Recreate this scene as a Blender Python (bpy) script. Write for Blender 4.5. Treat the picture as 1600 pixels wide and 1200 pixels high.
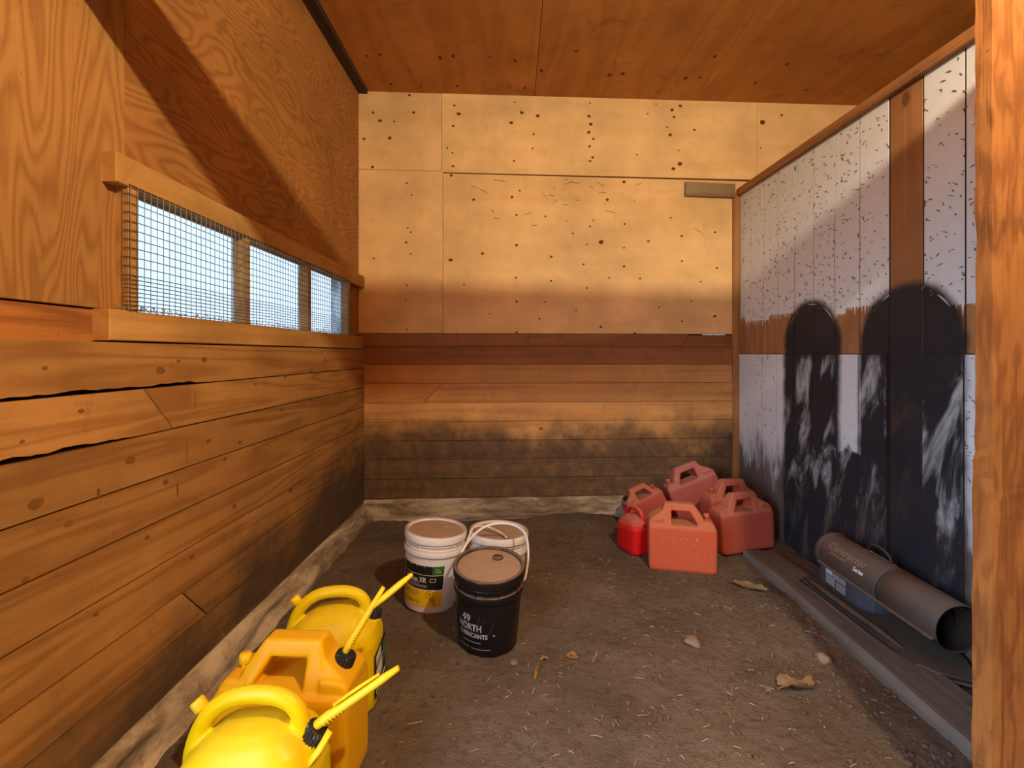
import bpy, bmesh, math, random
from mathutils import Vector, Matrix, noise as mnoise
random.seed(7)
for o in list(bpy.data.objects): bpy.data.objects.remove(o)
S = bpy.context.scene
C = S.collection
R = math.radians
# ------------------------------------------------------------------ camera, world, lights, exposure
FPX = 755.0; CAMZ = 1.25; HOR = 553.0
cam = bpy.data.cameras.new('camera'); cam.sensor_width = 36; cam.lens = FPX/1600*36
cam.shift_y = -(600-HOR)/1600; cam.clip_start = .02
co_ = bpy.data.objects.new('camera', cam); C.objects.link(co_)
co_.location = (0, 0, CAMZ); co_.rotation_euler = (R(90), 0, 0); S.camera = co_

W = bpy.data.worlds.new('sky'); S.world = W; W.use_nodes = True
wn = W.node_tree; wn.nodes.clear()
w_out = wn.nodes.new('ShaderNodeOutputWorld'); w_bg = wn.nodes.new('ShaderNodeBackground')
w_tc = wn.nodes.new('ShaderNodeTexCoord'); w_sx = wn.nodes.new('ShaderNodeSeparateXYZ'); w_cr = wn.nodes.new('ShaderNodeValToRGB')
wn.links.new(w_tc.outputs['Generated'], w_sx.inputs[0]); wn.links.new(w_sx.outputs['Z'], w_cr.inputs[0])
w_cr.color_ramp.elements[0].color = (.74, .88, 1, 1); w_cr.color_ramp.elements[0].position = .05
w_cr.color_ramp.elements[1].color = (.50, .68, 1, 1); w_cr.color_ramp.elements[1].position = .8
wn.links.new(w_cr.outputs[0], w_bg.inputs[0]); w_bg.inputs[1].default_value = 8.6
wn.links.new(w_bg.outputs[0], w_out.inputs[0])

def lamp(name, loc, energy, color, radius):
    l = bpy.data.lights.new(name, 'POINT'); l.energy = energy; l.color = color; l.shadow_soft_size = radius
    o = bpy.data.objects.new(name, l); C.objects.link(o); o.location = loc; return o
# bare bulb of the barn aisle, hanging in front of the stall, above the camera
lamp('aisle_bulb', (1.05, .27, 2.79), 168, (1, .77, .49), .035)
def portal(name, loc, rot, sx, sy):
    l = bpy.data.lights.new(name, 'AREA'); l.shape = 'RECTANGLE'; l.size = sx; l.size_y = sy; l.cycles.is_portal = True
    o = bpy.data.objects.new(name, l); C.objects.link(o); o.location = loc; o.rotation_euler = rot
portal('window_portal', (-1.22, 2.35, 1.56), (0, R(-90), 0), .5, 1.95)
portal('added_door_portal', (-1.24, -.30, 1.12), (0, R(-90), 0), 2.4, 1.75)  # samples sky through the unseen door opening added for fill
vs = S.view_settings; vs.view_transform = 'Standard'; vs.look = 'None'; vs.gamma = 1; vs.use_curve_mapping = False
vs.exposure = .52

# ------------------------------------------------------------------ node helpers
class NT:
    def __init__(s, name):
        s.m = bpy.data.materials.new(name); s.m.use_nodes = True; s.t = s.m.node_tree
        s.b = s.t.nodes['Principled BSDF']; s.out = s.t.nodes['Material Output']
        s._co = None
    def n(s, typ, ins=None, **props):
        nd = s.t.nodes.new('ShaderNode'+typ)
        for k, v in props.items(): setattr(nd, k, v)
        for k, v in (ins or {}).items(): s.set(nd.inputs[k], v)
        return nd
    def set(s, sock, v):
        if isinstance(v, bpy.types.NodeSocket): s.t.links.new(v, sock)
        else:
            if isinstance(v, (tuple, list)) and len(v) == 3 and sock.type == 'RGBA': v = (*v, 1)
            sock.default_value = v
    def M(s, op, a, b=0.0, c=0.0): return s.n('Math', {0: a, 1: b, 2: c}, operation=op).outputs[0]
    def V(s, op, a, b=(0, 0, 0)): return s.n('VectorMath', {0: a, 1: b}, operation=op).outputs[0]
    def mix(s, f, a, b): return s.n('Mix', {0: f, 6: a, 7: b}, data_type='RGBA').outputs[2]
    def mul(s, f, a, b): return s.n('Mix', {0: f, 6: a, 7: b}, data_type='RGBA', blend_type='MULTIPLY').outputs[2]
    def ss(s, v, a, b, c=0.0, d=1.0): return s.n('MapRange', {0: v, 1: a, 2: b, 3: c, 4: d}, interpolation_type='SMOOTHSTEP').outputs[0]
    def noise(s, vec, scale=1.0, detail=3.0, rough=.5, dist=0.0):
        return s.n('TexNoise', {'Vector': vec, 'Scale': scale, 'Detail': detail, 'Roughness': rough, 'Distortion': dist}).outputs[0]
    def co(s):
        if not s._co: s._co = s.n('TexCoord').outputs['Object']
        return s._co
    def xyz(s): return s.n('SeparateXYZ', {0: s.co()}).outputs
    def rnd(s): return s.n('ObjectInfo').outputs['Random']
    def seeded(s):
        r = s.rnd()
        off = s.n('CombineXYZ', {0: s.M('MULTIPLY', r, 37.0), 1: s.M('MULTIPLY', r, 91.0), 2: s.M('MULTIPLY', r, 53.0)}).outputs[0]
        return s.V('ADD', s.co(), off)
    def bump(s, h, strength=.4, dist=.002, prev=None):
        ins = {'Height': h, 'Strength': strength, 'Distance': dist}
        if prev: ins['Normal'] = prev
        return s.n('Bump', ins).outputs[0]
    def done(s, col, rough=.6, nrm=None, spec=.3, **kw):
        s.set(s.b.inputs['Base Color'], col); s.set(s.b.inputs['Roughness'], rough); s.set(s.b.inputs['Specular IOR Level'], spec)
        if nrm: s.set(s.b.inputs['Normal'], nrm)
        for k, v in kw.items(): s.set(s.b.inputs[k], v)
        return s.m

def wood_graph(g, c1, c2, axis, ring=22.0, across=7.0, along=.55, ringamt=.55, fineamt=.5, var=.25, knots=.8, knotscale=2.2, face=0):
    p = g.seeded()
    def stretch(al, ac): return tuple(al if i == axis else ac for i in range(3))
    n1 = g.noise(g.V('MULTIPLY', p, stretch(along, across)), 1, 2.5, .5, .3)
    sn = g.M('SINE', g.M('MULTIPLY', n1, ring*2))
    rg = g.M('POWER', g.M('MULTIPLY_ADD', sn, .5, .5), 1.6)
    fine = g.noise(g.V('MULTIPLY', p, stretch(5, 170)), 1, 3, .6)
    f = g.M('ADD', g.M('MULTIPLY', rg, ringamt), g.M('MULTIPLY', fine, fineamt))
    col = g.mix(f, c1, c2)
    blotch = g.noise(p, 2.3, 4, .6)
    v = g.M('MULTIPLY_ADD', g.M('SUBTRACT', blotch, .5), .9, 1.0)
    v = g.M('ADD', v, g.M('MULTIPLY', g.M('SUBTRACT', g.rnd(), .5), var))
    col = g.mul(1.0, col, g.n('CombineColor', {0: v, 1: v, 2: v}).outputs[0])
    if knots:
        vo = g.n('TexVoronoi', {'Vector': g.V('MULTIPLY', p, tuple(0 if i == face else (.75 if i == axis else 1.15) for i in range(3))), 'Scale': knotscale, 'Randomness': 1.0})
        cr = g.n('SeparateColor', {0: vo.outputs['Color']}).outputs[0]
        wob = g.M('MULTIPLY', g.M('SUBTRACT', g.noise(p, 30, 2), .5), .05)
        k = g.ss(g.M('ADD', vo.outputs['Distance'], wob), .035, .075, 1, 0)
        k = g.M('MULTIPLY', k, g.M('GREATER_THAN', cr, 1-knots))
        col = g.mix(g.M('MULTIPLY', k, .75), col, tuple(x*.28 for x in c2))
    return col, g.M('ADD', g.M('MULTIPLY', rg, .4), fine), p

def wood(name, c1, c2, axis, rough=.7, bump=.35, stain=None, smear=.40, **kw):
    g = NT(name); col, h, p = wood_graph(g, c1, c2, axis, **kw)
    if stain:   # grime soaked into the lower boards, with its own blotchy outline
        (zlo, zhi, slope, scol) = stain
        x, y, z = g.xyz()
        n = g.noise(g.co(), 2.6, 5, .62); n2 = g.noise(g.co(), 11, 3, .6)
        t = g.M('ADD', z, g.M('MULTIPLY', g.M('SUBTRACT', n, .5), .75))
        if slope: t = g.M('ADD', t, g.M('MULTIPLY', g.M('SUBTRACT', 3.5, y), slope))
        s_ = g.M('MULTIPLY', g.ss(t, zlo, zhi, 1, 0), g.M('MULTIPLY_ADD', n2, .5, .62)); s_ = g.M('MINIMUM', s_, .93)
        col = g.mix(s_, col, scol)
    sm_ = g.noise(g.V('MULTIPLY', g.co(), (5, 5, 3)), 1.3, 5, .7, .8); col = g.mix(g.ss(sm_, .56, .74, 0, smear), col, tuple(x*.42 for x in c2))
    sp = g.noise(g.co(), 75, 2, .5); dk = g.ss(sp, .70, .76, 0, .5)
    col = g.mix(dk, col, tuple(x*.25 for x in c2))
    return g.done(col, rough, g.bump(h, bump, .0015), .25)

PLY1, PLY2 = (.66, .36, .12), (.40, .17, .042)
m_ply_v = wood('plywood_upright_grain', (.43, .225, .066), (.25, .11, .027), 2, ring=95, across=3.6, along=.7, ringamt=.5, knots=0, var=.05)
m_ply_h = wood('plywood_level_grain', (.42, .20, .055), (.23, .09, .020), 1, ring=100, across=3.2, along=.9, ringamt=.5, knots=0, var=.05)
m_ply_back = wood('plywood_pale', (.84, .61, .31), (.72, .485, .215), 0, ring=10, across=4, along=.5, ringamt=.35, fineamt=.45, knots=0, var=.08, smear=.16)
m_ply_ceil = wood('plywood_ceiling', (.54, .245, .062), (.38, .15, .03), 1, ring=12, across=4, along=.5, ringamt=.4, knots=0, var=.12)
GR = (.060, .045, .034)
m_plank_l = wood('plank_left', (.43, .230, .072), (.25, .112, .028), 1, ring=22, across=8, along=.5, knots=.45, knotscale=3.4, var=.3, face=0, stain=(.42, .82, .17, GR))
m_plank_b = wood('plank_back', (.66, .37, .145), (.48, .235, .080), 0, ring=12, across=9, along=.4, knots=.25, knotscale=3.4, face=1, var=.22, stain=(.52, .86, 0, GR))
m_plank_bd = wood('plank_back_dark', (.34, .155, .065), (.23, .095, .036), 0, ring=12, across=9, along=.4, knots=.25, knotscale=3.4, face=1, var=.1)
m_strip = wood('fir_strip', (.46, .20, .05), (.20, .065, .015), 1, ring=16, across=12, along=.35, knots=0, var=.1)
m_frame = wood('window_timber', (.55, .33, .11), (.42, .22, .06), 1, ring=8, across=10, along=.6, knots=.3, var=.08)
m_rail = wood('rail_timber', (.40, .20, .085), (.25, .11, .04), 1, ring=10, across=14, along=.5, knots=.3)
m_post_s = wood('corner_post_timber', (.44, .23, .09), (.28, .13, .045), 2, ring=10, across=14, along=.5, knots=.3)
m_cleat = wood('weathered_cleat', (.30, .23, .14), (.19, .135, .075), 0, ring=10, across=14, along=.6, knots=.2)
m_dark = wood('dark_batten', (.075, .045, .028), (.04, .024, .015), 1, knots=0)
m_rough = wood('rough_sawn_post', (.25, .105, .026), (.13, .045, .010), 2, ring=9, across=26, along=4.5, ringamt=.6, bump=1.0, knots=.3, rough=.85)
m_timber = wood('grey_timber', (.20, .175, .15), (.12, .105, .09), 1, ring=14, across=12, along=.5, knots=.2, rough=.85)
m_back = wood('backing', (.03, .022, .016), (.02, .014, .01), 1, knots=0)

def mat_log(name, axis):
    g = NT(name); p = g.seeded()
    st = tuple(1.2 if i == axis else 6.0 for i in range(3))
    n = g.noise(g.V('MULTIPLY', p, st), 1.6, 6, .65, .6); n2 = g.noise(p, 26, 4, .6)
    c = g.mix(g.ss(n, .35, .68), (.17, .13, .09), (.58, .50, .38))
    c = g.mix(g.ss(n2, .55, .75, 0, .55), c, (.10, .07, .048))
    return g.done(c, .9, g.bump(g.M('ADD', n, g.M('MULTIPLY', n2, .5)), .9, .012), .15)
m_log_y = mat_log('weathered_sill_log', 1); m_log_x = mat_log('weathered_sill_log_back', 0)

def mat_dirt():
    g = NT('dirt'); p = g.co()
    n = g.noise(p, 2.2, 5, .6); n2 = g.noise(p, 30, 5, .65); n3 = g.noise(p, 140, 3, .6)
    c = g.mix(g.ss(n, .3, .7), (.118, .092, .070), (.182, .146, .114))
    c = g.mix(g.ss(n2, .5, .72, 0, .55), c, (.058, .040, .028))
    c = g.mix(g.ss(n3, .62, .74, 0, .45), c, (.27, .215, .16))
    return g.done(c, .95, g.bump(g.M('ADD', n2, g.M('MULTIPLY', n3, .5)), 1.0, .016), .1)
m_dirt = mat_dirt()
def mat_clod():
    g = NT('clod'); n = g.noise(g.co(), 60, 3)
    return g.done(g.mix(n, (.07, .048, .032), (.17, .125, .088)), .95, g.bump(n, .6, .004), .1)
m_clod = mat_clod()

def mat_rightwall(name, painted, lower):
    """wall_right boards: bare wood, white paint ending in drips, two round-topped black spray patches, grime. Local y runs along the wall."""
    g = NT(name)
    bare, h, p = wood_graph(g, (.42, .225, .105), (.28, .135, .055), 2, ring=8, across=10, along=.5, knots=.35, var=.15)
    x, y, z = g.xyz(); co = g.co()
    col = bare
    n_f = g.noise(co, 6, 4, .6)
    pn = g.noise(g.V('MULTIPLY', co, (1, 9, 9)), 3, 4, .6)
    white = g.mix(pn, (.74, .845, .97), (.63, .71, .82))
    if painted:
        if lower: wm = 1.0
        else:
            drip = g.noise(g.V('MULTIPLY', co, (0, 85, 2)), 1, 1, .4)
            dlen = g.M('MULTIPLY', g.ss(drip, .45, .75), .05)
            edge = g.M('MULTIPLY_ADD', y, .027, 1.425)
            step = g.M('MULTIPLY', g.M('GREATER_THAN', g.M('FRACT', g.M('MULTIPLY', y, 1.37)), .55), .03)
            wm = g.ss(g.M('SUBTRACT', g.M('ADD', g.M('ADD', z, dlen), step), edge), 0, .006)
        col = g.mix(wm, bare, white)
        # flaked and scuffed paint
        sc = g.noise(g.V('MULTIPLY', co, (60, 60, 38)), 1, 3, .7, 1.2)
        col = g.mix(g.ss(sc, .74, .78, 0, .6), col, (.20, .16, .135))
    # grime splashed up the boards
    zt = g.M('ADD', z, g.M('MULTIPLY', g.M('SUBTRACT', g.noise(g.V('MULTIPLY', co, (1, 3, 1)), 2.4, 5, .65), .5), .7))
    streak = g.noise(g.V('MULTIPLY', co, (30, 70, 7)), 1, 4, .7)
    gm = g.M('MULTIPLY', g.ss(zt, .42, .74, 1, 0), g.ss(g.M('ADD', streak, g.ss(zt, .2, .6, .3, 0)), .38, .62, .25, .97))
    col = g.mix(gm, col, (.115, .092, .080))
    # black sprayed patches
    def cap(yc, zc, r, flare):
        dy = g.M('SUBTRACT', y, yc)
        if flare: dy = g.M('ADD', dy, g.M('MULTIPLY', g.M('MAXIMUM', g.M('SUBTRACT', 1.5, z), 0.0), flare))
        dz = g.M('MAXIMUM', g.M('SUBTRACT', z, zc), 0.0)
        return g.M('SUBTRACT', g.M('SQRT', g.M('ADD', g.M('MULTIPLY', dy, dy), g.M('MULTIPLY', dz, dz))), r)
    d1 = cap(2.885, 1.312, .255, 0); d2 = cap(2.20, 1.29, .282, 0)
    d = g.M('MINIMUM', d1, d2)
    box = g.M('MAXIMUM', g.M('SUBTRACT', g.M('ABSOLUTE', g.M('SUBTRACT', y, 2.53)), .60), g.M('SUBTRACT', z, g.M('MULTIPLY_ADD', n_f, .5, .50)))
    d = g.M('MINIMUM', d, box)
    dn = g.M('ADD', d, g.M('MULTIPLY', g.M('SUBTRACT', n_f, .5), .06))
    bm_ = g.ss(dn, -.022, .030, 1, 0)
    # worn-through smears, only below the mid joint
    wv = g.n('VectorRotate', {'Vector': co, 'Angle': R(-14)}, rotation_type='X_AXIS').outputs[0]
    wr = g.noise(g.V('MULTIPLY', wv, (1, 7.5, 2.2)), 1, 5, .62, .6)
    lowm = g.ss(z, 1.19, 1.27, 1, 0)
    wear = g.M('MULTIPLY', g.ss(wr, .50, .68, 0, .60), lowm)
    if not painted: wear = g.M('MULTIPLY', wear, .18)
    bm_ = g.M('MULTIPLY', bm_, g.M('SUBTRACT', 1.0, wear))
    ring = g.M('MULTIPLY', g.ss(g.M('ABSOLUTE', g.M('ADD', g.M('MINIMUM', d1, d2), .022)), .002, .005, 1, 0), g.ss(z, 1.40, 1.47))
    ring = g.M('MULTIPLY', ring, g.ss(g.noise(co, 4.5, 1), .47, .56, 0, .8))
    if painted: bm_ = g.M('MULTIPLY', bm_, g.M('SUBTRACT', 1.0, ring))
    blk = g.mix(n_f, (.012, .016, .026), (.026, .030, .042))
    col = g.mix(bm_, col, blk)
    rough = g.M('MULTIPLY_ADD', bm_, -.08, .6)
    return g.done(col, rough, g.bump(g.M('ADD', h, sc if painted else h), .25, .0012), .3)
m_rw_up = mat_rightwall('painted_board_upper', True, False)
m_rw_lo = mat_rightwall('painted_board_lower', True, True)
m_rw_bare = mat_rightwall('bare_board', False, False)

def plain(name, col, rough=.5, spec=.4, metal=0.0, nz=.12, scale=25, bump=0):
    g = NT(name); n = g.noise(g.co(), scale, 3)
    a = tuple(max(0, x*(1-nz)) for x in col); b = tuple(min(1, x*(1+nz)) for x in col)
    return g.done(g.mix(n, a, b), rough, g.bump(n, bump, .002) if bump else None, spec, Metallic=metal)
def dusty(name, col, dust=(.27, .195, .14), lo=.25, hi=.95, rough=.45, amt=.9, base=.15, sss=0):
    """plastic or paint with barn dust settled on what faces up"""
    g = NT(name); n = g.noise(g.co(), 9, 4, .6)
    nz = g.n('SeparateXYZ', {0: g.n('NewGeometry').outputs['Normal']}).outputs[2]
    f = g.ss(g.M('ADD', nz, g.M('MULTIPLY', g.M('SUBTRACT', n, .5), .6)), lo, hi, base, amt)
    n2 = g.noise(g.co(), 60, 3)
    c = g.mix(g.M('MULTIPLY', n2, .25), col, tuple(x*.7 for x in col))
    return g.done(g.mix(f, c, dust), g.M('MULTIPLY_ADD', f, .4, rough), None, .22)
m_wire = plain('galvanised_wire', (.10, .10, .105), .5, .4, .5)
m_white = dusty('white_pail_plastic', (.84, .84, .83), base=.04, amt=.75)
m_whiteb = dusty('white_bail_plastic', (.82, .82, .82), base=.02, amt=.25)
m_black = dusty('black_pail_plastic', (.008, .008, .009), base=.02, amt=.55, rough=.28)
m_dust = plain('settled_dust', (.33, .235, .165), .95, .1, nz=.18, scale=14, bump=.3)
m_bplas = plain('black_plastic', (.012, .012, .013), .38)
m_yel = dusty('yellow_plastic', (.82, .61, .001), base=.0, amt=.10, rough=.36)
m_amb = dusty('amber_plastic', (.80, .44, .001), base=.0, amt=.07, rough=.4)
m_yspout = plain('yellow_spout_plastic', (.88, .60, .012), .4, nz=.05)
m_red_d = dusty('red_plastic_dusty', (.50, .060, .035), dust=(.40, .17, .115), base=.28, amt=.9, lo=-.2, hi=.9)
m_red_o = dusty('faded_orange_red_plastic', (.62, .090, .035), dust=(.46, .20, .12), base=.22, amt=.9, lo=-.1, hi=.9)
m_red_p = dusty('faded_pink_red_plastic', (.46, .05, .06), dust=(.40, .19, .16), base=.25, amt=.95, lo=-.3, hi=.8)
m_red_b = dusty('bright_red_plastic', (.62, .008, .008), dust=(.40, .14, .10), base=.02, amt=.9, lo=.0, hi=.8)
m_lblk = plain('label_black', (.012, .011, .010), .4); m_lyel = plain('label_yellow', (.80, .56, .01), .45, nz=.04)
m_lgrn = plain('label_green', (.035, .16, .05), .4); m_lwht = plain('label_white', (.75, .75, .73), .5, nz=.03)
m_lgry = plain('label_grey', (.40, .47, .55), .5, nz=.05); m_lout = plain('label_outline', (.07, .06, .055), .5)
m_shell = dusty('bronze_heater_paint', (.055, .040, .033), dust=(.18, .135, .105), lo=.0, hi=1, base=.15, amt=.85, rough=.45)
m_hblk = dusty('black_heater_paint', (.016, .016, .018), dust=(.14, .115, .095), lo=.35, hi=1, base=.05, amt=.7, rough=.4)
m_hblue = plain('heater_housing_paint', (.055, .062, .078), .35, nz=.15)
m_steel = plain('bright_steel', (.55, .56, .58), .3, .5, .9)
m_tan = plain('tan_lettering', (.36, .24, .165), .6)
m_soot = plain('sooty_steel', (.022, .014, .010), .7)
m_knot = plain('plywood_knot', (.15, .055, .018), .8, .15, nz=.35, scale=90)
m_chip = plain('bare_paint_chip', (.19, .145, .115), .85, .15, nz=.4, scale=60)
m_straw = plain('straw', (.60, .52, .38), .7, nz=.3, scale=40)
m_leaf = plain('dry_leaf', (.40, .28, .16), .8, nz=.3, scale=60, bump=.5)
m_leafy = plain('dry_yellow_leaf', (.50, .31, .10), .8, nz=.25, scale=60)
m_stone = plain('stone', (.22, .17, .125), .9, nz=.25, scale=30, bump=.5)
m_web = plain('cobweb_fluff', (.30, .22, .13), .95, nz=.4)
def mat_pane():
    g = NT('hazy_pane'); nt = g.t
    tr = g.n('BsdfTransparent', {0: (.345, .355, .365)}); tl = g.n('BsdfTranslucent', {0: (.44, .47, .49)})
    n = g.noise(g.co(), 3.2, 4, .6); d = g.ss(g.noise(g.co(), 45, 3, .6), .66, .74, 0, .35)
    f = g.M('ADD', g.ss(n, .35, .7, .12, .42), d)
    mx = g.n('MixShader', {0: f, 1: tr.outputs[0], 2: tl.outputs[0]})
    nt.links.new(mx.outputs[0], g.out.inputs[0]); return g.m
m_pane = mat_pane()

# ------------------------------------------------------------------ object helpers
def link(name, me, mat=None, parent=None, label=None, cat=None, group=None, kind=None, loc=None, rot=None, smooth=False):
    o = bpy.data.objects.new(name, me); C.objects.link(o)
    if mat and not len(me.materials): me.materials.append(mat)
    if smooth:
        for p in me.polygons: p.use_smooth = True
    if parent: o.parent = parent
    if loc: o.location = loc
    if rot: o.rotation_euler = rot
    if label: o['label'] = label
    if cat: o['category'] = cat
    if group: o['group'] = group
    if kind: o['kind'] = kind
    return o
def empty(name, loc=(0, 0, 0), rot=(0, 0, 0), label=None, cat=None, group=None):
    o = bpy.data.objects.new(name, None); C.objects.link(o); o.location = loc; o.rotation_euler = rot; o.empty_display_size = .1
    if label: o['label'] = label; o['category'] = cat
    if group: o['group'] = group
    return o
def tomesh(bm, name='m'):
    bmesh.ops.recalc_face_normals(bm, faces=bm.faces)
    me = bpy.data.meshes.new(name); bm.to_mesh(me); bm.free(); return me
def box(bm, x0, x1, y0, y1, z0, z1, bev=0, seg=1):
    r = bmesh.ops.create_cube(bm, size=1)['verts']
    for v in r: v.co = Vector((x0+(v.co.x+.5)*(x1-x0), y0+(v.co.y+.5)*(y1-y0), z0+(v.co.z+.5)*(z1-z0)))
    if bev:
        es = list({e for v in r for e in v.link_edges})
        bmesh.ops.bevel(bm, geom=es, offset=bev, segments=seg, affect='EDGES', profile=.5)
def prism(bm, pts, d0, d1, f, bev=0, seg=1):
    """pts: outline (a,z); f(a,z,d) -> 3D; extruded from depth d0 to d1, front edge (d1) eased"""
    a = [bm.verts.new(f(p[0], p[1], d0)) for p in pts]; b = [bm.verts.new(f(p[0], p[1], d1)) for p in pts]
    n = len(pts)
    bm.faces.new(a); fr = bm.faces.new(b)
    for i in range(n): bm.faces.new((a[i], a[(i+1) % n], b[(i+1) % n], b[i]))
    if bev: bmesh.ops.bevel(bm, geom=list(fr.edges), offset=bev, segments=seg, affect='EDGES', profile=.5)
def tube(bm, pts, rad, seg=8, cap=True, flat=1.0):
    pts = [Vector(p) for p in pts]; n = len(pts); rings = []
    rads = rad if isinstance(rad, (list, tuple)) else [rad]*n
    t0 = (pts[1]-pts[0]).normalized(); up = Vector((0, 0, 1)) if abs(t0.z) < .9 else Vector((0, 1, 0))
    for i in range(n):
        t = (pts[min(i+1, n-1)]-pts[max(i-1, 0)]).normalized()
        s = t.cross(up).normalized(); u = s.cross(t).normalized(); up = u
        rings.append([bm.verts.new(pts[i]+rads[i]*(math.cos(k*2*math.pi/seg)*s+flat*math.sin(k*2*math.pi/seg)*u)) for k in range(seg)])
    for i in range(n-1):
        for k in range(seg): bm.faces.new((rings[i][k], rings[i][(k+1) % seg], rings[i+1][(k+1) % seg], rings[i+1][k]))
    if cap: bm.faces.new(rings[0][::-1]); bm.faces.new(rings[-1])
def lathe(bm, prof, seg=48, f=lambda r, a, h: (r*math.cos(a), r*math.sin(a), h), a0=0.0, a1=2*math.pi):
    full = abs(a1-a0-2*math.pi) < 1e-6; m = seg if full else seg+1; rings = []
    for (r, h) in prof:
        if r < 1e-6: rings.append([bm.verts.new(f(0, 0, h))])
        else: rings.append([bm.verts.new(f(r, a0+(a1-a0)*k/seg, h)) for k in range(m)])
    for A, B in zip(rings, rings[1:]):
        for k in range(seg):
            k2 = (k+1) % m
            if len(A) == 1 and len(B) == 1: continue
            if len(A) == 1: bm.faces.new((A[0], B[k], B[k2]))
            elif len(B) == 1: bm.faces.new((A[k], A[k2], B[0]))
            else: bm.faces.new((A[k], A[k2], B[k2], B[k]))
def text_mesh(s, size, bold=0.0, align='CENTER', shear=0.0, sx=1.0):
    cu = bpy.data.curves.new('t', 'FONT'); cu.body = s; cu.size = size; cu.align_x = align; cu.offset = bold; cu.shear = shear; cu.resolution_u = 3
    o = bpy.data.objects.new('t', cu); C.objects.link(o)
    dg = bpy.context.evaluated_depsgraph_get(); me = bpy.data.meshes.new_from_object(o.evaluated_get(dg))
    bpy.data.objects.remove(o); bpy.data.curves.remove(cu)
    me.materials.clear()
    for v in me.vertices: v.co.x *= sx
    return me
def wrap_mesh(me, f):
    """subdivide and map flat (x,y) onto a surface f(x,y)"""
    bm = bmesh.new(); bm.from_mesh(me)
    bmesh.ops.triangulate(bm, faces=bm.faces)
    for v in bm.verts: v.co = Vector(f(v.co.x, v.co.y))
    bm.to_mesh(me); bm.free(); return me
def remeshed(bm, voxel=.006, smooth=6):
    me = tomesh(bm); o = bpy.data.objects.new('tmp', me); C.objects.link(o)
    md = o.modifiers.new('r', 'REMESH'); md.mode = 'VOXEL'; md.voxel_size = voxel; md.use_smooth_shade = True
    sm = o.modifiers.new('s', 'SMOOTH'); sm.factor = .5; sm.iterations = smooth
    dg = bpy.context.evaluated_depsgraph_get(); out = bpy.data.meshes.new_from_object(o.evaluated_get(dg))
    bpy.data.objects.remove(o); out.materials.clear()
    for p in out.polygons: p.use_smooth = True
    return out

# ------------------------------------------------------------------ setting
LX0, LSL = -1.133, .0106          # wall_left: X at Y=0 and drift per metre
BX, BY, BSL = -1.107, 3.586, .054 # wall_back: left corner and slope
RX0, RSL = 1.858, -.0265          # wall_right
CEIL = 3.20
fL = lambda a, z, d: (d, a, z)        # wall-local mappings, d = towards the room
fB = lambda a, z, d: (a, -d, z)
fR = lambda a, z, d: (-d, a, z)
def wall_obj(name, bm, mat, loc, ang):
    return link(name, tomesh(bm), mat, kind='structure', loc=loc, rot=(0, 0, ang))
# floor: trodden dirt, finer where it is seen
def fh(x, y):
    v = Vector((x, y, 0))
    h = .018*mnoise.noise(v*1.7)+.009*mnoise.noise(v*6.3+Vector((3, 1, 0)))+.0045*mnoise.noise(v*23)
    k = max(0, min(1, (x-.35)/.7)); h += (.003+.008*k)*abs(mnoise.noise(v*40))
    h += .06*math.exp(-((x-.45)**2/.12+(y-3.62)**2/.04))+.03*math.exp(-((x+1.05)**2/.01+(y-2.0)**2/1.6))
    h -= .02*math.exp(-((x-.25)**2/.05+(y-2.15)**2/.03))
    h += .02*math.exp(-((x-1.72)**2/.01))
    return h
def frange(a, b, s):
    n = max(1, round((b-a)/s)); return [a+(b-a)*i/n for i in range(n)]
xs = frange(-2, -1.2, .2)+frange(-1.2, 1.9, .0125)+frange(1.9, 4.6, .25)+[4.6]
ys = frange(-1.2, .8, .2)+frange(.8, 3.85, .0135)+[3.85, 4.2]
vv = [(x, y, fh(x, y)) for y in ys for x in xs]; nx = len(xs)
ff = [(j*nx+i, j*nx+i+1, (j+1)*nx+i+1, (j+1)*nx+i) for j in range(len(ys)-1) for i in range(nx-1)]
me = bpy.data.meshes.new('floor'); me.from_pydata(vv, [], ff)
link('floor', me, m_dirt, kind='structure', smooth=True)

# ceiling with its plywood sheets
bm = bmesh.new(); box(bm, -1.6, 4.6, -1.2, 4.1, CEIL+.015, CEIL+.08)
ceil = link('ceiling', tomesh(bm), m_back, kind='structure')
ex = [-1.6, .170, 1.392, 2.61, 4.6]; ex = [-1.07, .170, 1.392, 2.61, 3.83, 4.6]
for x0, x1 in zip(ex, ex[1:]):
    for y0, y1 in ((1.3, 3.85), (-1.14, 1.297)):
        bm = bmesh.new(); box(bm, x0+.0015, x1-.0015, y0, y1, CEIL, CEIL+.014, .001); link('plywood_sheet', tomesh(bm), m_ply_ceil, ceil)
bm = bmesh.new(); box(bm, -1.165, -1.072, -1.2, 3.66, CEIL-.02, CEIL+.014, .003)
link('batten', tomesh(bm), m_dark, ceil)

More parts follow.
